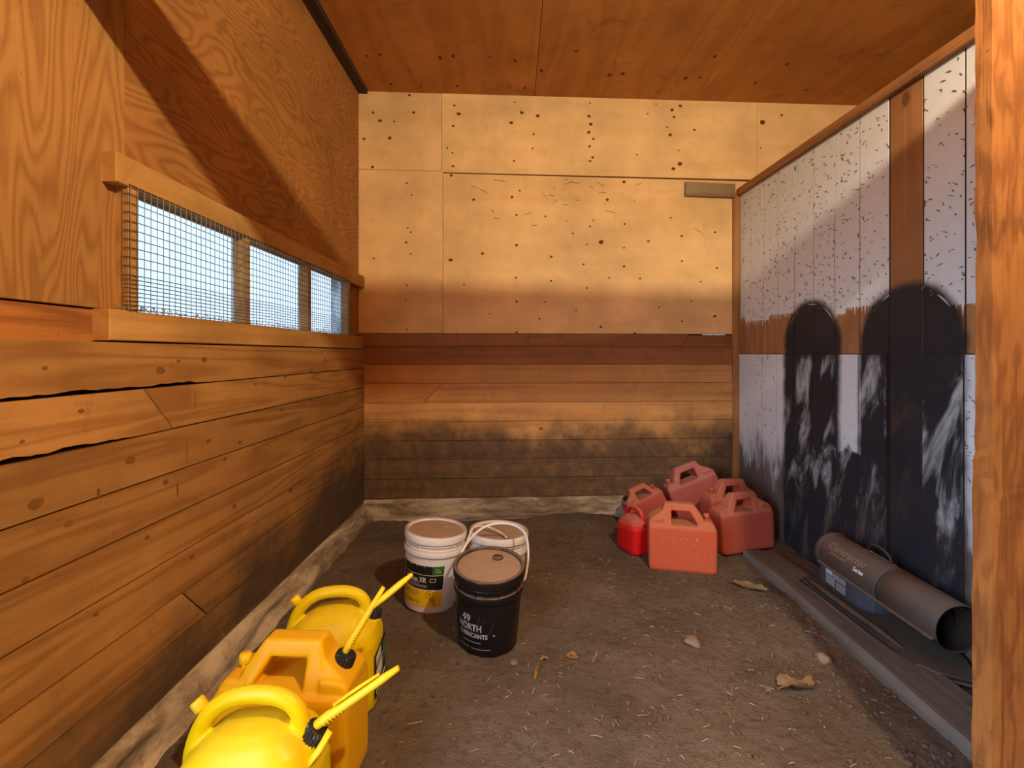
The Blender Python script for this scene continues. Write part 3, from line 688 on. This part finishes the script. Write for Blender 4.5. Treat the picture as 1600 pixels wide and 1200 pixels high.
# ------------------------------------------------------------------ fuel cans
ident = lambda a, z, d: (a, -d, z)
def slab(bm, pts, t0, bev=.012): # symmetric slab; t0 = half thickness, or a function of height
    b2 = bmesh.new(); tf = t0 if callable(t0) else (lambda z: t0)
    prism(b2, pts, -1, 1, lambda a, z, d: (a, -d*tf(z), z))
    bmesh.ops.recalc_face_normals(b2, faces=b2.faces)
    bmesh.ops.bevel(b2, geom=list(b2.edges), offset=bev, segments=2, affect='EDGES', profile=.6)
    m_ = bpy.data.meshes.new('x'); b2.to_mesh(m_); b2.free(); bm.from_mesh(m_); bpy.data.meshes.remove(m_)
def can_square_mesh():
    bm = bmesh.new(); D = .098
    roof = lambda z: .094-.064*max(0, min(1, (z-.255)/.13))      # sides slope in from body to grip
    slab(bm, [(-.178, 0), (.178, 0), (.188, .02), (.190, .255), (.180, .282), (-.180, .282), (-.190, .255), (-.188, .02)], D, .022)
    slab(bm, [(-.186, .24), (-.10, .24), (-.10, .306), (-.165, .306), (-.184, .28)], .070, .012)                                # vent shoulder
    slab(bm, [(-.150, .24), (-.088, .24), (-.088, .285), (-.046, .352), (-.046, .398), (-.068, .398), (-.112, .335)], roof, .007)  # slanted leg
    slab(bm, [(-.070, .357), (.085, .357), (.085, .398), (-.070, .398)], roof, .008)                                           # grip
    slab(bm, [(.058, .24), (.184, .24), (.186, .288), (.170, .312), (.110, .352), (.094, .398), (.058, .398)], roof, .008)       # straight leg
    slab(bm, [(.095, .24), (.186, .24), (.187, .295), (.165, .315), (.105, .322)], .080, .014)                                 # spout shoulder
    return remeshed(bm, .0046, 4)
def can_round_mesh():
    bm = bmesh.new(); secs = [(0, .145, .098), (.012, .162, .114), (.05, .168, .118), (.215, .168, .118), (.255, .158, .112), (.288, .138, .098), (.316, .104, .078), (.334, .065, .054), (.340, .02, .02)]
    rings = []
    for z, a, b in secs:
        r = []
        for k in range(40):
            t = k*2*math.pi/40; c, s = math.cos(t), math.sin(t); e = .55
            xx = a*math.copysign(abs(c)**e, c); zz_ = z + (.018*xx/.168 if z > .19 else 0)
            r.append(bm.verts.new((xx, b*math.copysign(abs(s)**e, s), zz_)))
        rings.append(r)
    for A, B in zip(rings, rings[1:]):
        for k in range(40): bm.faces.new((A[k], A[(k+1) % 40], B[(k+1) % 40], B[k]))
    bm.faces.new(rings[0][::-1]); bm.faces.new(rings[-1])
    tube(bm, spline([(-.140, 0, .17), (-.150, 0, .245), (-.122, 0, .325), (-.070, 0, .375), (-.005, 0, .392), (.065, 0, .388), (.108, 0, .36), (.122, 0, .30), (.12, 0, .24)], 5), .0205, 12)
    tube(bm, [(.128, 0, .22), (.140, 0, .300)], .030, 16)
    return remeshed(bm, .005, 5)
ME_SQ = can_square_mesh(); ME_RD = can_round_mesh()
bm = bmesh.new(); lathe(bm, [(0, .030), (.014, .030), (.017, .027), (.017, .006), (.013, .003), (.0, .003)], 12); tube(bm, [(0, 0, -.014), (0, 0, .006)], .011, 12); ME_VENT = tomesh(bm)
bm = bmesh.new(); n = 40
lathe(bm, [(0, .036), (.018, .036), (.026, .033), (.0275, .028), (.0275, .002), (.024, 0), (0, 0)], 40)
for v in bm.verts:
    r = math.hypot(v.co.x, v.co.y)
    if r > .0255: 
        k = 1+.05*(1 if int((math.atan2(v.co.y, v.co.x)+6.3)/(2*math.pi)*40+.5) % 2 else -1); v.co.x *= k; v.co.y *= k
ME_COLLAR = tomesh(bm)
bm = bmesh.new()
for (x0, x1, z0, z1) in ((-.135, .135, .050, .053), (-.135, .135, .222, .225), (-.135, -.132, .053, .222), (.132, .135, .053, .222)):
    prism(bm, rect(x0, x1, z0, z1), .094, .0995, ident)
bmesh.ops.remove_doubles(bm, verts=bm.verts, dist=.0001)
ME_PANEL = tomesh(bm)
def matname(me, m):
    k = me.name+m.name
    if k not in _mc: c = me.copy(); c.materials.clear(); c.materials.append(m); _mc[k] = c
    return _mc[k]
_mc = {}
def dirrot(d): return Vector((0, 0, 1)).rotation_difference(Vector(d).normalized()).to_euler()
def fuel_can(kind, label, loc, rot, mat, group, scale=(1, 1, 1), mirror=False, spout=None, cap=True, vent=True, collar_dir=None):
    root = empty('fuel_can', loc, rot, label, 'fuel can', group)
    root.scale = scale; sx = -1 if mirror else 1
    me = matname(ME_SQ if kind == 'sq' else ME_RD, mat)
    if mirror:
        key = me.name+'mir'
        if key not in _mc:
            c = me.copy(); bm = bmesh.new(); bm.from_mesh(c)
            for v in bm.verts: v.co.x *= -1
            bmesh.ops.reverse_faces(bm, faces=bm.faces); bm.to_mesh(c); bm.free(); _mc[key] = c
        me = _mc[key]
    link('body', me, mat, root)
    if kind == 'sq': link('raised_panel', matname(ME_PANEL, mat), mat, root)
    if vent:
        vp = (-.142*sx, 0, .310) if kind == 'sq' else (-.122*sx, 0, .352)
        link('vent_cap', matname(ME_VENT, m_yspout if group.startswith('yellow') else mat), None, root, loc=vp, rot=(0, R(0 if kind == 'sq' else -38*sx), 0), smooth=True)
    base = Vector((.143*sx, 0, .318)) if kind == 'sq' else Vector((.140*sx, 0, .292))
    d = Vector(collar_dir or (.25*sx, 0, 1)).normalized()
    if cap: 
        co = link('spout_collar', matname(ME_COLLAR, m_bplas), None, root, loc=base, rot=dirrot(d), label='black ribbed collar', smooth=False)
    if spout:
        for nm, pts, rads, fl in spout:
            bm = bmesh.new(); tube(bm, [base+Vector(p) for p in pts], rads, 10, True, fl); link(nm, tomesh(bm), m_yspout, root, smooth=True)
        # moulded ribs along the first tube
        bm = bmesh.new(); pts = [base+Vector(p) for p in spout[0][1]]; a, b = pts[0], pts[-1]
        for k in range(4, 24):
            t = k/26; p = a.lerp(b, t); q = a.lerp(b, t+.012); r0 = spout[0][2]; r = (r0[0]*(1-t)+r0[-1]*t)*1.08
            tube(bm, [p, q], r, 10, True, spout[0][3])
        link('spout_ribs', tomesh(bm), m_yspout, root)
    return root
YG = 'yellow fuel cans in a row beside the left wall'; RG = 'red fuel cans heaped in the far right corner'
# yellow cans (front to back)
fuel_can('rd', 'bright yellow rounded fuel can nearest the camera', (-.635, 1.185, .0), (0, 0, R(-2)), m_yel, YG, (1.02, 1, 1.06),
         spout=[('spout', [(0, 0, .02), (.04, .005, .05), (.10, .015, .085), (.165, .025, .125), (.205, .03, .150)], [.014, .0135, .013, .012, .008], .8),
                ('spout_lever', [(.055, .004, .078), (.11, .012, .112), (.16, .022, .140)], [.006, .006, .005], .6),
                ('spout_lever', [(.052, -.01, .028), (.035, -.03, .0), (.012, -.045, -.025)], [.010, .010, .009], .6)], collar_dir=(.6, 0, .8))
fuel_can('sq', 'amber yellow square fuel can, middle of the row of three', (-.648, 1.435, .0), (0, 0, R(-3)), m_amb, YG, (1.04, 1.0, 1.05),
         spout=[('spout', [(0, 0, .02), (.02, .008, .06), (.06, .02, .125), (.108, .03, .205)], [.013, .013, .012, .007], .8),
                ('nozzle', [(.075, .022, .148), (.115, .03, .180), (.155, .038, .212), (.188, .045, .238)], [.008, .013, .013, .007], .7)], collar_dir=(.35, .05, 1))
c1 = fuel_can('rd', 'bright yellow rounded fuel can with a sticker on its end, farthest of the row', (-.645, 1.745, .0), (0, 0, R(3)), m_yel, YG, (1.0, 1.02, 1.0), collar_dir=(.1, .35, 1))
bm = bmesh.new(); prism(bm, rect(-.075, .075, .05, .205), .1675, .1692, lambda a, z, d: (d, a, z)); st = link('sticker', tomesh(bm), m_lblk, c1, label='black and white warning sticker')
for (a_, b_, z0_, z1_, m_) in ((-.07, .0, .165, .195, m_lwht), (-.07, .02, .10, .145, m_lwht), (-.07, .07, .065, .075, m_lwht), (.03, .07, .11, .19, m_lgrn), (-.06, .06, .152, .156, m_lgry), (-.06, .02, .085, .088, m_lgry)):
    bm = bmesh.new(); prism(bm, rect(a_, b_, z0_, z1_), .1692, .1697, lambda a, z, d: (d, a, z)); link('sticker_print', tomesh(bm), m_, st)
# red cans
fc = fuel_can('sq', 'faded orange-red fuel can at the front of the red heap', (1.0, 2.86, -.008), (0, 0, R(-13)), m_red_o, RG, (1.0, .95, .95), mirror=True, cap=False)
bm = bmesh.new(); rs = random.Random(4)
for k in range(46):
    x = rs.gauss(-.06, .06) if k < 30 else .075+rs.gauss(0, .008); z = rs.gauss(.20, .022) if k < 30 else rs.uniform(.10, .22); an = rs.uniform(0, 3.14); l = rs.uniform(.0015, .006)
    prism(bm, [(x-l*math.cos(an), z-l*math.sin(an)), (x+.001, z-.001), (x+l*math.cos(an), z+l*math.sin(an)), (x-.001, z+.001)], .094, .0993, ident)
link('scuffs', tomesh(bm), plain('scuffed_plastic', (.75, .45, .36), .7), fc, kind='stuff')
fuel_can('sq', 'dusty red fuel can at the right of the heap, beside the grey timber', (1.468, 3.085, .012), (0, R(-3), R(13)), m_red_d, RG, (1.0, .78, .90), vent=False, mirror=False)
fuel_can('sq', 'dusty red fuel can wedged behind the right-hand one', (1.475, 3.285, .01), (0, R(1), R(10)), m_red_d, RG, (.95, .75, .98), vent=True, cap=False)
fuel_can('sq', 'pinkish-red fuel can leaning in the corner, tallest of the heap', (1.375, 3.51, .085), (R(-4), R(-20), R(5)), m_red_p, RG, (1.0, .75, .95), cap=False)
fuel_can('sq', 'small dark red fuel can tilted against the pale sill log', (.985, 3.40, .065), (R(-5), R(-22), R(12)), m_red_d, RG, (.74, .7, .70), mirror=True)
fuel_can('rd', 'small bright red fuel can at the left end of the heap', (.785, 3.09, .0), (0, 0, R(-68)), m_red_b, RG, (.66, .72, .68), cap=False, vent=False)

# ------------------------------------------------------------------ torpedo heater
H = empty('torpedo_heater', (1.672, 2.50, .052), (0, R(1.2), R(-89)), 'dusty bronze and black torpedo heater lying along the foot of the partition', 'heater')
HZ, HR = .172, .094
ax = lambda r, a, h: (h, r*math.cos(a), HZ+r*math.sin(a))   # length along +x, a = 0 towards the partition
sh = lambda name, prof, mat, a0, a1, seg=40, par=H: link(name, tomesh((lambda b: (lathe(b, prof, seg, ax, a0, a1), b)[1])(bmesh.new())), mat, par, smooth=True)
AL0, AL1 = R(-22), R(202)
up_ = sh('upper_shell', [(HR, .0), (HR+.001, .006), (HR+.001, .395), (HR-.001, .398), (HR-.001, .404), (HR+.002, .407), (HR+.002, .680), (HR-.002, .682), (HR-.004, .60)], m_shell, AL0, AL1)
lo_ = sh('lower_shell', [(HR-.003, .0), (HR-.003, .675), (HR-.006, .675), (HR-.006, .6)], m_hblk, R(202), R(338))
sh('rear_guard', [(HR+.001, -.022), (HR+.005, -.018), (HR+.005, .004), (HR+.001, .008)], m_shell, 0, 2*math.pi, 48)
sh('rear_grille', [(0, -.010), (.03, -.012), (.06, -.010), (HR+.002, -.018)], m_hblk, 0, 2*math.pi, 48)
sh('seam_ring', [(HR+.001, .388), (HR+.005, .391), (HR+.005, .397), (HR+.001, .400)], m_hblk, AL0, AL1, par=up_)
sh('combustion_tube', [(HR-.010, .672), (HR-.012, .50), (HR-.020, .42), (.04, .40), (0, .40)], m_soot, 0, 2*math.pi, 48)
sh('nozzle_cone', [(.050, .60), (.066, .52), (.07, .42)], m_soot, 0, 2*math.pi, 36)
for a in (AL0, AL1):
    c, s = math.cos(a), math.sin(a); bm = bmesh.new()
    pts = [((HR-.004)*c, HZ+(HR-.004)*s), ((HR+.012)*c, HZ+(HR+.012)*s-.001), ((HR+.012)*c, HZ+(HR+.012)*s-.004), ((HR-.004)*c, HZ+(HR-.004)*s-.004)]
    prism(bm, pts, .0, .670, lambda y, z, d: (d, y, z)); link('seam_flange', tomesh(bm), m_shell, H)
    for x in (.012, .39, .66):
        bm = bmesh.new(); tube(bm, [(x, (HR+.006)*c, HZ+(HR+.006)*s-.006), (x, (HR+.006)*c, HZ+(HR+.006)*s+.004)], .0035, 8); link('screw', tomesh(bm), m_steel, H)
for x in (.43, .60):
    bm = bmesh.new(); a = R(222); tube(bm, [(x, (HR-.004)*math.cos(a), HZ+(HR-.004)*math.sin(a)), (x, (HR+.001)*math.cos(a), HZ+(HR+.001)*math.sin(a))], .004, 8); link('screw', tomesh(bm), m_steel, H)
# carrying handle
zt = HZ+HR
bm = bmesh.new(); tube(bm, spline([(.200, .02, zt-.004), (.205, .02, zt+.020), (.235, .02, zt+.040), (.285, .02, zt+.040), (.325, .02, zt+.022), (.335, .02, zt-.004)], 6), .0075, 10); hd = link('handle', tomesh(bm), m_hblk, H, smooth=True)
bm = bmesh.new(); tube(bm, [(.215, .014, zt+.008), (.325, .014, zt+.006)], .003, 8); link('handle_pin', tomesh(bm), m_steel, hd)
for x in (.195, .338): bm = bmesh.new(); box(bm, x-.014, x+.014, .008, .032, zt-.008, zt+.003, .002); link('handle_bracket', tomesh(bm), m_shell, hd)
# lower housing, its rating label
bm = bmesh.new(); ol = [(.005, -.082), (.215, -.082)]+[(.215+.10*math.sin(t*math.pi/8), -.082+.082*(1-math.cos(t*math.pi/8))) for t in range(1, 5)]+[(.315, .075), (.005, .075)]
prism(bm, ol, .024, .136, lambda a, b, d: (a, b, d)); hs = link('motor_housing', tomesh(bm), m_hblue, H)
def plate(par, x0, x1, z0, z1, y, mat, name): bm = bmesh.new(); box(bm, x0, x1, y-.0006, y+.001, z0, z1); return link(name, tomesh(bm), mat, par)
lb = plate(hs, .045, .20, .040, .125, -.0825, m_lout, 'rating_label')
for k in range(9):
    plate(lb, .105 if k < 4 else .05, .19 if k < 4 else .115, .118-.0085*k, .1215-.0085*k, -.0836, m_lgry, 'small_print')
for k in range(5): plate(lb, .125, .19, .079-.008*k, .0815-.008*k, -.0836, m_lgry, 'small_print')
plate(lb, .05, .098, .095, .121, -.0836, m_lgry, 'small_print')
# base pan
bm = bmesh.new(); ol = [(-.05, -.150), (-.035, -.163), (.55, -.146), (.64, -.128), (.70, -.085), (.745, -.005), (.735, .03), (.60, .10), (-.05, .10)]
prism(bm, ol, -.006, .022, lambda a, b, d: (a, b, d), .006, 2); pan = link('base_pan', tomesh(bm), m_hblk, H)
bm = bmesh.new(); tube(bm, spline([(-.035, -.135, .026), (.20, -.133, .028), (.44, -.118, .026), (.56, -.098, .016)], 6), [.020]*13+[.019, .018, .015, .012, .008, .004], 10, True, .8) if False else None
P_ = spline([(-.035, -.135, .024), (.20, -.133, .026), (.42, -.120, .024), (.56, -.100, .014)], 6); tube(bm, P_, [.021*min(1, .35+.65*min(i, (len(P_)-1-i)*.6)/3) for i in range(len(P_))], 12, True, .85)
link('tank_ridge', tomesh(bm), m_hblk, pan, smooth=True)
bm = bmesh.new(); P_ = spline([(-.045, -.158, .003), (.30, -.156, .003), (.55, -.146, .003), (.64, -.128, .003), (.70, -.085, .003), (.745, -.005, .003)], 6); tube(bm, P_, .0065, 8); link('pan_rim', tomesh(bm), m_shell, pan, smooth=True)
# lettering on the shell
def htext(s, size, x, arc, mat, bold=0, sx=1.0, shear=0):
    me = text_mesh(s, size, bold, 'LEFT', shear, sx)
    def f(u, v):
        a = arc-v/HR; r = HR+.0022; return (x+u, r*math.cos(a), HZ+r*math.sin(a))
    wrap_mesh(me, f); return link('lettering', me, mat, up_)
htext('Contractor', .052, .055, R(146), m_tan, 0, 1.02)
htext('70 000 BTU/HR', .014, .085, R(158), m_tan, .0002, 1.1)
htext('Series', .026, .245, R(164), m_lwht, .0008, 1.0)

# ------------------------------------------------------------------ litter
def gz(x, y): return fh(x, y)
def fl(px, py): Y = CAMZ*FPX/(py-HOR); return (px-800)*Y/FPX, Y
bm = bmesh.new(); nst = 0
occ = [(-.41, 2.44, .16), (-.085, 2.51, .17), (-.108, 2.125, .15), (-.64, 1.18, .22), (-.64, 1.43, .23), (-.64, 1.74, .2)]
while nst < 360:
    x = random.uniform(-.55, 1.42) if random.random() < .75 else random.gauss(.75, .3); y = 1.35+2.1*random.random()**1.4
    if any((x-a)**2+(y-b)**2 < r*r for a, b, r in occ) or x > 1.40 or (x > .62 and y > 2.7): continue
    l = random.uniform(.003, .012) if random.random() < .9 else random.uniform(.012, .026); an = random.uniform(0, 6.28); z = gz(x, y)+.003+random.random()*.003; tl = random.uniform(-.2, .35)
    dx, dy = math.cos(an)*l, math.sin(an)*l
    tube(bm, [(x-dx, y-dy, z), (x, y, z+.0015+abs(tl)*.01*random.random()), (x+dx, y+dy, z+l*tl+.001)], random.uniform(.0004, .0009), 4); nst += 1
link('straw_litter', tomesh(bm), m_straw, label='scattered bits of pale straw on the dirt floor', cat='straw', kind='stuff')
bm = bmesh.new()
for i in range(1500):
    x = random.uniform(-.5, 1.42) if random.random() < .4 else min(1.42, random.gauss(1.15, .25)); y = 1.2+2.0*random.random()
    if any((x-a)**2+(y-b)**2 < r*r for a, b, r in occ) or (x > .62 and y > 2.7): continue
    r = .0025+.009*random.random()**3; m_ = Matrix.Translation((x, y, gz(x, y)+r*.3))
    for v in bmesh.ops.create_icosphere(bm, subdivisions=1, radius=r)['verts']:
        v.co = m_ @ Vector((v.co.x*random.uniform(.7, 1.3), v.co.y*random.uniform(.7, 1.3), v.co.z*random.uniform(.5, .9)))
link('soil_clods', tomesh(bm), m_clod, label='loose crumbs of dark soil strewn over the floor', cat='soil', kind='stuff')
def leaf(px, py, L, Wd, ang, label, mat, curl=.4, seed=1):
    x0, y0 = fl(px, py); bm = bmesh.new(); n, m = 36, 5; V_ = []
    for j in range(1, m+1):
        row = []
        for k in range(n):
            t = 2*math.pi*k/n; q = Vector((math.cos(t)*1.7, math.sin(t)*1.7, seed*3.7))
            lobe = 1+.42*mnoise.noise(q)+.30*mnoise.noise(q*2.6)+.10*math.sin(9*t+seed)
            r = (j/m)*lobe; u, v = .5*L*r*math.cos(t), Wd*r*math.sin(t)
            z = curl*Wd*(1.1*(v/Wd)**2+.45*math.sin(u/L*7+seed)+.5*mnoise.noise(Vector((u/L*4, v/Wd*1.5, seed))))
            row.append((u, v, z))
        V_.append(row)
    mn = min(min(p[2] for r in V_ for p in r), 0)
    c = bm.verts.new((0, 0, -mn)); V_ = [[bm.verts.new((p[0], p[1], p[2]-mn)) for p in r] for r in V_]
    for k in range(n):
        bm.faces.new((c, V_[0][k], V_[0][(k+1) % n]))
        for A, B in zip(V_, V_[1:]): bm.faces.new((A[k], B[k], B[(k+1) % n], A[(k+1) % n]))
    bmesh.ops.solidify(bm, geom=bm.faces[:], thickness=.0008)
    link('dry_leaf', tomesh(bm), mat, label=label, cat='leaf', group='dry leaves on the dirt floor', loc=(x0, y0, gz(x0, y0)+.002), rot=(0, 0, ang), smooth=True)
leaf(1244, 1074, .150, .036, R(8), 'large curled tan leaf on the dirt near the grey timber', m_leaf, .55, 3)
leaf(1168, 920, .19, .030, R(-38), 'long crumpled tan leaf lying against the left edge of the timber', m_leaf, .45, 11)
leaf(893, 1022, .058, .020, R(-20), 'small flat golden leaf in the middle of the floor', m_leafy, .2, 5)
leaf(838, 1050, .085, .009, R(80), 'narrow curled straw-coloured leaf right of the black bucket foot', m_leafy, .9, 8)
leaf(851, 1030, .035, .010, R(20), 'tiny curled leaf scrap beside the golden leaf', m_leafy, .6, 9)
def stone(px, py, r, label, seed):
    x, y = fl(px, py); bm = bmesh.new(); bmesh.ops.create_icosphere(bm, subdivisions=3, radius=r)
    for v in bm.verts: v.co *= 1+.35*mnoise.noise(v.co/r*1.3+Vector((seed, 0, 0))); v.co.z *= .6
    link('stone', tomesh(bm), m_stone, label=label, cat='stone', group='stones on the dirt floor', loc=(x, y, gz(x, y)+r*.3), rot=(0, 0, seed), smooth=True)
stone(1082, 1004, .035, 'brown stone lump alone in the middle right of the floor', 2)
stone(1287, 1030, .030, 'grey-brown stone close to the grey timber', 6)
stone(803, 1036, .016, 'small round pebble just below the black bucket', 9)
